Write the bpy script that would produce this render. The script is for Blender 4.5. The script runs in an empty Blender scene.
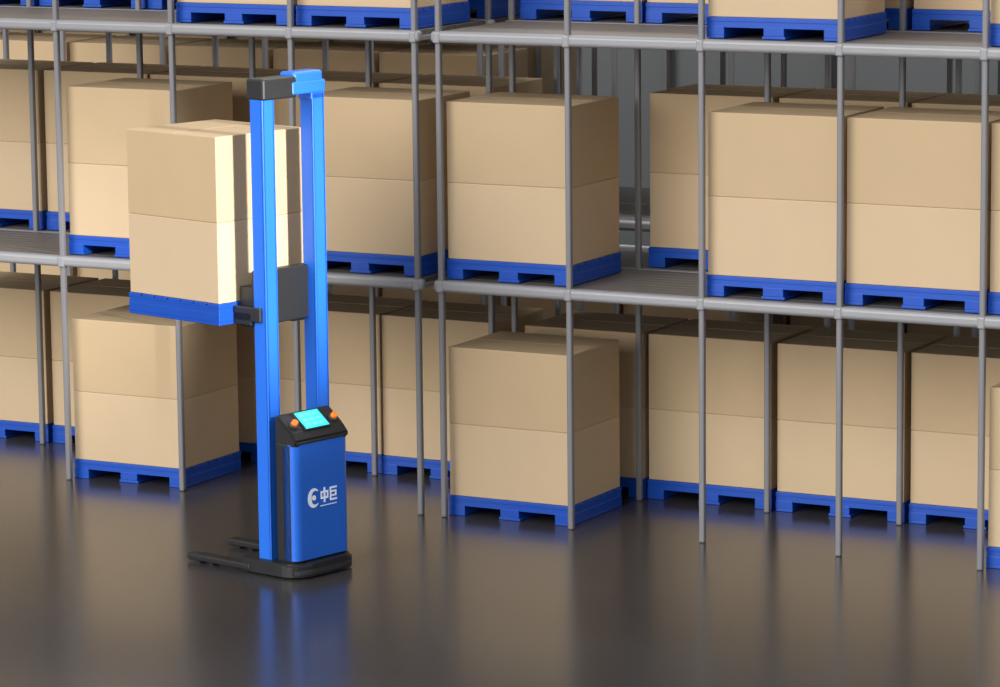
import bpy, bmesh, math, random
from mathutils import Vector, Matrix
random.seed(4)
sc=bpy.context.scene
sc.view_settings.view_transform='Standard'
COL=sc.collection
# ------------------------------------------------------------- materials
def mat(name,col,rough=.5,metal=0,var=.06,scale=6,emit=None,estr=0,bump=0,coat=0):
    m=bpy.data.materials.new(name);m.use_nodes=True
    nt=m.node_tree;b=nt.nodes['Principled BSDF']
    tc=nt.nodes.new('ShaderNodeTexCoord');no=nt.nodes.new('ShaderNodeTexNoise')
    no.inputs['Scale'].default_value=scale;no.inputs['Detail'].default_value=4
    nt.links.new(tc.outputs['Object'],no.inputs['Vector'])
    mx=nt.nodes.new('ShaderNodeMix');mx.data_type='RGBA'
    c1=[max(0,c*(1-var)) for c in col]+[1];c2=[min(1,c*(1+var)) for c in col]+[1]
    mx.inputs[6].default_value=c1;mx.inputs[7].default_value=c2
    nt.links.new(no.outputs['Fac'],mx.inputs[0]);nt.links.new(mx.outputs[2],b.inputs['Base Color'])
    b.inputs['Roughness'].default_value=rough;b.inputs['Metallic'].default_value=metal
    b.inputs['Coat Weight'].default_value=coat
    if emit:
        b.inputs['Emission Color'].default_value=(*emit,1);b.inputs['Emission Strength'].default_value=estr
    if bump:
        bp=nt.nodes.new('ShaderNodeBump');bp.inputs['Strength'].default_value=bump;bp.inputs['Distance'].default_value=.01
        nt.links.new(no.outputs['Fac'],bp.inputs['Height']);nt.links.new(bp.outputs[0],b.inputs['Normal'])
    return m
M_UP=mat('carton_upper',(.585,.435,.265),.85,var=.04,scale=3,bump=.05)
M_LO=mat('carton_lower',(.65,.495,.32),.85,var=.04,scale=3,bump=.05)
M_TAPE=mat('carton_tape',(.50,.36,.21),.5)
M_PAL=mat('pallet_blue',(.004,.08,.52),.4,var=.08)
M_STEEL=mat('rack_steel',(.33,.335,.36),.4,metal=.15,var=.05)
M_POST=mat('rack_post_steel',(.23,.23,.25),.45,metal=.15,var=.05)
M_DECK=mat('rack_deck',(.17,.16,.155),.55,metal=.2)
M_RBLUE=mat('stacker_blue',(.02,.18,.88),.35,var=.02,coat=.15)
M_BLACK=mat('stacker_black',(.018,.019,.022),.45)
M_DARK=mat('mast_dark_steel',(.04,.045,.055),.5,metal=.2)
M_RUB=mat('wheel_rubber',(.015,.015,.015),.7)
M_WHITE=mat('logo_white',(.9,.92,.95),.4,emit=(.8,.9,1),estr=.2)
M_CYAN=mat('screen_cyan',(.02,.6,.65),.3,emit=(.03,.85,.85),estr=.75)
M_SCR=mat('screen_icon',(.1,.7,.7),.3,emit=(.10,.9,.85),estr=.9)
M_ORG=mat('button_orange',(.9,.22,.03),.4,emit=(1,.2,.02),estr=.3)
M_CHROME=mat('piston_chrome',(.6,.6,.62),.2,metal=1)
# floor
MF=bpy.data.materials.new('polished_concrete');MF.use_nodes=True
nt=MF.node_tree;b=nt.nodes['Principled BSDF']
tc=nt.nodes.new('ShaderNodeTexCoord');n1=nt.nodes.new('ShaderNodeTexNoise');n1.inputs['Scale'].default_value=.35;n1.inputs['Detail'].default_value=3
nt.links.new(tc.outputs['Object'],n1.inputs['Vector'])
r=nt.nodes.new('ShaderNodeValToRGB');r.color_ramp.elements[0].position=.3;r.color_ramp.elements[0].color=(.050,.048,.051,1)
r.color_ramp.elements[1].position=.7;r.color_ramp.elements[1].color=(.066,.062,.063,1)
nt.links.new(n1.outputs['Fac'],r.inputs[0]);nt.links.new(r.outputs[0],b.inputs['Base Color'])
mr=nt.nodes.new('ShaderNodeMapRange');mr.inputs['To Min'].default_value=.18;mr.inputs['To Max'].default_value=.25
nt.links.new(n1.outputs['Fac'],mr.inputs['Value']);nt.links.new(mr.outputs[0],b.inputs['Roughness'])
b.inputs['Specular IOR Level'].default_value=.85
M_WALL=mat('wall_paint',(.115,.122,.128),.8,var=.05,scale=.5)
# ------------------------------------------------------------- mesh helpers
class MB:
    def __init__(s,mats): s.bm=bmesh.new();s.mats=mats
    def box(s,x0,x1,y0,y1,z0,z1,m,bev=0,seg=2,M=None):
        t=bmesh.new();bmesh.ops.create_cube(t,size=1)
        for v in t.verts:
            v.co=Vector(((x0+x1)/2+v.co.x*(x1-x0),(y0+y1)/2+v.co.y*(y1-y0),(z0+z1)/2+v.co.z*(z1-z0)))
        if bev:
            bmesh.ops.bevel(t,geom=t.edges[:],offset=bev,segments=seg,affect='EDGES',profile=.5)
        s.add(t,m,M)
    def add(s,t,m,M=None):
        if M is not None: bmesh.ops.transform(t,matrix=M,verts=t.verts)
        mi=s.mats.index(m);mp={}
        for v in t.verts: mp[v]=s.bm.verts.new(v.co)
        for f in t.faces:
            nf=s.bm.faces.new([mp[v] for v in f.verts]);nf.material_index=mi;nf.smooth=f.smooth
        t.free()
    def cyl(s,p0,p1,r,m,seg=16,r2=None,M=None):
        p0,p1=Vector(p0),Vector(p1);d=p1-p0;t=bmesh.new()
        bmesh.ops.create_cone(t,cap_ends=True,segments=seg,radius1=r,radius2=r if r2 is None else r2,depth=d.length)
        for f in t.faces: f.smooth=len(f.verts)==4
        bmesh.ops.transform(t,matrix=Matrix.Translation((p0+p1)/2)@d.to_track_quat('Z','Y').to_matrix().to_4x4(),verts=t.verts)
        s.add(t,m,M)
    def prism(s,pts,y0,y1,m,bev=0,M=None):
        t=bmesh.new();a=[t.verts.new((p[0],y0,p[1])) for p in pts];c=[t.verts.new((p[0],y1,p[1])) for p in pts]
        t.faces.new(a);t.faces.new(c[::-1]);n=len(pts)
        for i in range(n): t.faces.new((a[i],c[i],c[(i+1)%n],a[(i+1)%n]))
        bmesh.ops.recalc_face_normals(t,faces=t.faces)
        if bev: bmesh.ops.bevel(t,geom=t.edges[:],offset=bev,segments=2,affect='EDGES')
        s.add(t,m,M)
    def mesh(s,name):
        bmesh.ops.recalc_face_normals(s.bm,faces=s.bm.faces)
        me=bpy.data.meshes.new(name);s.bm.to_mesh(me);s.bm.free()
        for m in s.mats: me.materials.append(m)
        return me
def obj(name,me,loc=(0,0,0),rz=0,parent=None):
    o=bpy.data.objects.new(name,me);COL.objects.link(o);o.location=loc;o.rotation_euler[2]=rz
    if parent: o.parent=parent
    return o
# ------------------------------------------------------------- carton & pallet
PW,PD,PH=1.123,.913,.162
CH=1.43-PH
def carton_mesh(W,D,Hh):
    b=MB([M_UP,M_LO,M_TAPE])
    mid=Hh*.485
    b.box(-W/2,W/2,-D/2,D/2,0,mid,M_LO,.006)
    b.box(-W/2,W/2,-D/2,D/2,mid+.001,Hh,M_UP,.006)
    b.box(-W/2+.01,W/2-.01,-.0025,.0025,Hh+.001,Hh+.003,M_TAPE)
    return b.mesh('carton')
def pallet_mesh(W,D):
    b=MB([M_PAL])
    n=7;w=(D-6*.012)/7
    for i in range(n):
        y=-D/2+i*(w+.012);b.box(-W/2,W/2,y,y+w,PH-.034,PH,M_PAL,.004)
    b.box(-W/2+.002,W/2-.002,-D/2+.004,D/2-.004,PH-.08,PH-.02,M_PAL,.003)
    for cx,hw in ((-W/2+.075,.075),(0,.085),(W/2-.075,.075)):
        b.box(cx-hw,cx+hw,-D/2,D/2,.022,PH-.07,M_PAL,.004)
        b.box(cx-hw-(.012 if cx==0 else 0),cx+hw+(.012 if cx==0 else 0),-D/2,D/2,0,.022,M_PAL,.004)
    return b.mesh('pallet')
CM=carton_mesh(PW-.02,PD-.02,CH);CMF=carton_mesh(PW-.02,PD-.02,CH-.045);PM=pallet_mesh(PW,PD)
def load(cx,cy,z,jit=.012):
    rz=random.uniform(-.008,.008);dx=random.uniform(-jit,jit);dy=random.uniform(-jit,jit)
    obj('blue_pallet',PM,(cx+dx,cy+dy,z+.001),rz)
    obj('cardboard_box',CM if z>0 else CMF,(cx+dx,cy+dy,z+PH+.0025),rz)
# ------------------------------------------------------------- racks
S=1.152;Z1=1.899;Z2=3.904;G=.2185;LIFT=.047
def slotR(k): return ((k-1)*S+k*S)/2-.012
LX=-S-G
def slotL(j): return LX-(j+.5)*S-.012
def rack(name,xs,ys,top=5.95):
    b=MB([M_STEEL,M_POST,M_DECK])
    pr=.024
    for y in ys:
        for x in xs:
            b.box(x-pr,x+pr,y-pr,y+pr,.0,top,M_POST,.012,2)
            for z in (Z1,Z2,top-.12):
                b.box(x-.032,x+.032,y-.045,y+.045,z-.052,z+.04,M_STEEL,.012)
        for z in (Z1,Z2,top-.12):
            b.box(min(xs)-.06,max(xs)+.06,y-.04,y+.04,z-.048,z+.045,M_STEEL,.03,4)
    for x in xs:
        for z in (Z1,Z2,top-.12):
            b.box(x-.02,x+.02,min(ys),max(ys),z-.045,z-.002,M_STEEL,.008)
    for z in (Z1,Z2):
        for a,c in zip(ys[:-1],ys[1:]):
            n=9;st=(c-a-.1)/n
            for i in range(n):
                y=a+.05+i*st;b.box(min(xs),max(xs),y+.004,y+st-.004,z+.0,z+.042,M_DECK,.004)
    return obj(name,b.mesh(name))
YS=[0,1.26,2.5]
rack('pallet_rack',[k*S for k in range(-1,6)],YS)
rack('pallet_rack',[LX-j*S for j in range(0,6)],YS)
YF=.0856+PD/2; YB=1.34+PD/2;BX=.035
for z,fr,bk in ((0,{'L':[2],'R':[0,4,5]},{'L':[0,1,2,3,4],'R':[0,1,2,3,4,5]}),
                (Z1+LIFT,{'L':[0,2],'R':[0,2,3,4,5]},{'L':[0,1,2,3,4],'R':[1,2,3,4,5]}),
                (Z2+LIFT,{'L':[0,1],'R':[2,4]},{'L':[0,1,2,3,4],'R':[0,1,2,3,4,5]})):
    for d,y,ox in ((fr,YF,0),(bk,YB,BX)):
        for j in d['L']: load(slotL(j)+ox,y,z)
        for k in d['R']: load(slotR(k)+ox,y,z)
# rear racks across the next aisle
Y2=4.0;XO=-2.7
ys2=[Y2,Y2+1.16,Y2+2.36]
rack('pallet_rack',[XO+k*S for k in range(0,8)],ys2)
rack('pallet_rack',[XO-G-k*S for k in range(0,9)],ys2)
for k in range(8):
    x=XO-G-(k+.5)*S-.01
    for z in (0,Z1+LIFT,Z2+LIFT):
        for yy in (Y2+.0856+PD/2,Y2+1.25+PD/2):
            if z<3 or random.random()<.8: load(x,yy,z)
for k in range(7):
    x=XO+(k+.5)*S-.01
    if k in (0,1,5): load(x,Y2+.0856+PD/2,0)
    load(x,Y2+1.25+PD/2,0)
    if k in (1,3,4,6): load(x,Y2+1.25+PD/2,Z2+LIFT)
# ------------------------------------------------------------- stacker robot
TH=math.radians(13)
robot=bpy.data.objects.new('autonomous_pallet_stacker',None);COL.objects.link(robot)
a=Vector((-math.cos(TH),math.sin(TH),0));bb=Vector((math.sin(TH),math.cos(TH),0))
robot.matrix_world=Matrix(((-a.x,bb.x,0,-1.0),(-a.y,bb.y,0,-2.5),(0,0,1,0),(0,0,0,1)))
def part(name,b): return obj(name,b.mesh(name),parent=robot)
def rounded(pts_r,z0,z1,m,b,bev=.012):
    out=[];n=len(pts_r)
    for i,(x,y,r) in enumerate(pts_r):
        p=Vector((x,y));pa=Vector(pts_r[i-1][:2]);pb=Vector(pts_r[(i+1)%n][:2])
        if r<=0: out.append(p);continue
        da=(pa-p).normalized();db=(pb-p).normalized()
        for k in range(9):
            t=k/8;out.append((p+da*r)*(1-t)**2+p*2*t*(1-t)+(p+db*r)*t*t)
    t=bmesh.new();v0=[t.verts.new((p.x,p.y,z0)) for p in out];v1=[t.verts.new((p.x,p.y,z1)) for p in out]
    t.faces.new(v0[::-1]);tf=t.faces.new(v1);N=len(out)
    for i in range(N): t.faces.new((v0[i],v0[(i+1)%N],v1[(i+1)%N],v1[i]))
    if bev: bmesh.ops.bevel(t,geom=[e for e in tf.edges],offset=bev,segments=3,affect='EDGES')
    b.add(t,m)
WY=.64
b=MB([M_BLACK,M_DARK])
rounded([(-.62,-.06,.05),(0,-.06,.22),(0,WY-.02,.16),(-.62,WY-.02,.02)],.015,.115,M_BLACK,b,.02)
rounded([(-.5,-.04,.02),(.012,-.04,.19),(.012,WY-.04,.15),(-.5,WY-.04,.02)],.035,.07,M_DARK,b,.008)
part('chassis_base',b)
b=MB([M_BLACK,M_DARK,M_RUB])
for y0,L in ((-.07,1.17),(WY-.15,1.30)):
    b.box(-L,-.5,y0,y0+.11,.02,.07,M_BLACK,.012)
    b.box(-L-.03,-L+.07,y0+.02,y0+.09,.025,.062,M_BLACK,.012)
    for xx in (-L+.1,-L+.24):
        b.cyl((xx,y0+.02,.03),(xx,y0+.09,.03),.03,M_RUB)
b.cyl((-.25,WY/2-.04,.085),(-.25,WY/2+.04,.085),.085,M_RUB,24)
for y0 in (.08,WY-.12):
    b.cyl((-.14,y0,.045),(-.14,y0+.04,.045),.045,M_RUB)
part('outrigger_legs',b)
b=MB([M_BLACK,M_RBLUE,M_DARK])
b.box(-.29,-.10,.01,WY-.05,.10,1.04,M_BLACK,.03,3)
part('body_frame',b)
b=MB([M_RBLUE])
rounded([(-.20,.01,.0),(-.07,.01,.07),(-.07,WY-.04,.07),(-.20,WY-.04,.0)],.13,1.02,M_RBLUE,b,.012)
part('body_cover',b)
b=MB([M_BLACK,M_DARK])
b.prism([(-.28,1.01),(-.06,1.01),(-.05,1.05),(-.11,1.12),(-.25,1.23),(-.28,1.23)],.005,WY-.05,M_BLACK,.016)
part('control_console',b)
p0=Vector((-.11,0,1.12));p1=Vector((-.25,0,1.23))
sx=(p1-p0).normalized();nrm=Vector((-sx.z,0,sx.x))
if nrm.z<0:nrm=-nrm
SM=Matrix(((sx.x,0,nrm.x,p0.x),(0,1,0,0),(sx.z,0,nrm.z,p0.z),(0,0,0,1)))
b=MB([M_CYAN,M_SCR,M_BLACK])
b.box(-.015,.172,.155,.435,-.002,.012,M_BLACK,.006,2,SM)
b.box(-.005,.162,.17,.42,.01,.016,M_CYAN,.002,1,SM)
for i in range(3):
    for j in range(3):
        b.box(.012+i*.048,.045+i*.048,.19+j*.072,.245+j*.072,.015,.018,M_SCR,0,1,SM)
part('touch_screen',b)
b=MB([M_ORG,M_DARK])
for yy in (.085,WY-.125):
    b.cyl((.06,yy,-.005),(.06,yy,.015),.042,M_DARK,20,M=SM);b.cyl((.06,yy,.01),(.06,yy,.045),.028,M_ORG,20,r2=.024,M=SM)
part('signal_buttons',b)
b=MB([M_WHITE])
X0,X1=-.072,-.066;OY=-.075;OZ=.01
def st(y0,y1,z0,z1): b.box(X0,X1,y0+OY,y1+OY,z0+OZ,z1+OZ,M_WHITE)
t=bmesh.new();N=20;cy,cz=.275+OY,.585+OZ;vo=[];vi=[]
for i in range(N+1):
    an=math.radians(40+ i*280/N);w=.036*math.sin(math.pi*i/N)+.006
    vo.append(t.verts.new((X1,cy+.066*math.cos(an),cz+.075*math.sin(an))));vi.append(t.verts.new((X1,cy+(.066-w)*math.cos(an),cz+(.075-w)*math.sin(an))))
for i in range(N): t.faces.new((vo[i],vo[i+1],vi[i+1],vi[i]))
b.add(t,M_WHITE)
b.cyl((X0,cy+.005,cz),(X1,cy+.005,cz),.02,M_WHITE,14)
st(.355,.367,.565,.62);st(.423,.435,.565,.62);st(.355,.435,.608,.622);st(.355,.435,.563,.577);st(.387,.403,.535,.65)
st(.455,.468,.54,.64);st(.455,.53,.629,.642);st(.455,.53,.538,.551);st(.47,.525,.60,.613);st(.47,.525,.568,.581);st(.513,.525,.57,.611)
for i in range(9): st(.352+i*.02,.364+i*.02,.508,.515)
part('logo_marking',b)
# mast
b=MB([M_RBLUE,M_BLACK,M_DARK,M_CHROME])
MT=3.62;MX=.09;MW=.67
for y0 in (.0,MW-.13):
    b.box(-.55+MX,-.42+MX,y0,y0+.025,.09,MT,M_RBLUE,.006);b.box(-.55+MX,-.42+MX,y0+.105,y0+.13,.09,MT,M_RBLUE,.006)
    b.box(-.445+MX,-.42+MX,y0,y0+.13,.09,MT,M_RBLUE,.008)
    b.box(-.535+MX,-.445+MX,y0+.03,y0+.1,.10,MT-.03,M_DARK,.004)
part('mast_columns',b)
b=MB([M_RBLUE,M_BLACK,M_DARK])
b.box(-.58+MX,-.40+MX,-.005,.36,MT-.02,MT+.14,M_BLACK,.015)
b.box(-.57+MX,-.395+MX,.30,MW-.005,MT-.0,MT+.10,M_RBLUE,.015)
b.box(-.56+MX,-.40+MX,.33,MW-.03,MT+.08,MT+.17,M_RBLUE,.02)
b.box(-.56+MX,-.42+MX,MW-.14,MW,MT-.05,MT+.02,M_RBLUE,.008)
part('mast_top_bracket',b)
b=MB([M_DARK,M_BLACK,M_CHROME])
b.box(-.53+MX,-.44+MX,.12,MW-.12,.11,.24,M_DARK,.01)
part('mast_lower_tie',b)
LZ=1.93
b=MB([M_BLACK,M_DARK])
b.box(-.60+MX,-.50+MX,.03,MW-.03,LZ-.03,LZ+.38,M_BLACK,.012)
for y in (.10,.50): b.box(-.65,-.56+MX,y-.06,y+.06,LZ-.055,LZ+.25,M_BLACK,.01)
b.box(-.66,-.46+MX,-.03,.0,LZ+.0,LZ+.11,M_BLACK,.008)
b.box(-.65,-.46,-.03,MW,LZ-.03,LZ+.07,M_BLACK,.008)
for y in (.14,.48): b.box(-1.57,-.61,y-.055,y+.055,LZ+.085-.05,LZ+.085-.01,M_BLACK,.01)
part('lift_carriage',b)
# carried load
LW,LD=1.03,.94
LP=pallet_mesh(LD,LW);LC=carton_mesh(LD-.02,LW-.02,1.26)
cx=-.635-LW/2;cyy=WY/2+.0
Rm=robot.matrix_world@Matrix.Translation((cx,cyy,0))@Matrix.Rotation(math.pi/2-.045,4,'Z')
o=obj('blue_pallet',LP);o.matrix_world=Matrix.Translation((0,0,LZ-.03))@Rm
o=obj('cardboard_box',LC);o.matrix_world=Matrix.Translation((0,0,LZ-.03+PH+.002))@Rm
# ------------------------------------------------------------- room
b=MB([MF]);b.box(-45,40,-40,16,-.1,0,MF);obj('floor',b.mesh('floor'))
b=MB([M_WALL,M_DARK]);b.box(-45,40,15,15.2,0,12,M_WALL)
for i in range(40): b.box(-44+i*2.1,-43.9+i*2.1,14.9,15,0,12,M_WALL)
obj('wall_back',b.mesh('wall_back'))
# ------------------------------------------------------------- light
w=bpy.data.worlds.new('World');sc.world=w;w.use_nodes=True
w.node_tree.nodes['Background'].inputs[0].default_value=(.95,.97,1,1);w.node_tree.nodes['Background'].inputs[1].default_value=.56
def light(kind,name,loc,target,energy,**k):
    l=bpy.data.lights.new(name,kind);l.energy=energy
    for kk,v in k.items(): setattr(l,kk,v)
    o=bpy.data.objects.new(name,l);COL.objects.link(o);o.location=loc
    o.rotation_euler=(Vector(target)-Vector(loc)).to_track_quat('-Z','Y').to_euler();return o
light('SUN','sun_fill',(-5,-20,10),(0,0,1),2.55,angle=.8,color=(1,.96,.9))
light('SPOT','work_spot',(9,-5.4,5.2),(-1.7,-2.4,2.7),12000,spot_size=math.radians(17),spot_blend=.6,shadow_soft_size=.5,color=(1,.97,.92))
light('AREA','rear_rack_fill',(0,3.2,8.2),(0,4.6,0),420,shape='RECTANGLE',size=10,size_y=.6)  # unseen fill light, added to brighten the rear racks and background
# ------------------------------------------------------------- camera
yaw,pit,rol=.4866,.1608,-.0107
fw=Vector((-math.sin(yaw),math.cos(yaw),0));rt=Vector((math.cos(yaw),math.sin(yaw),0));up=Vector((0,0,1))
F=fw*math.cos(pit)-up*math.sin(pit);U=up*math.cos(pit)+fw*math.sin(pit)
R2=rt*math.cos(rol)+U*math.sin(rol);U2=U*math.cos(rol)-rt*math.sin(rol)
cd=bpy.data.cameras.new('camera');cam=bpy.data.objects.new('camera',cd);COL.objects.link(cam)
cd.sensor_width=36;cd.lens=3666.8*36/1000;cd.clip_end=200
loc=Vector((8.9117*1.45,-17.6631*1.45,4.25*1.45))
cam.matrix_world=Matrix(((R2.x,U2.x,-F.x,loc.x),(R2.y,U2.y,-F.y,loc.y),(R2.z,U2.z,-F.z,loc.z),(0,0,0,1)))
sc.camera=cam
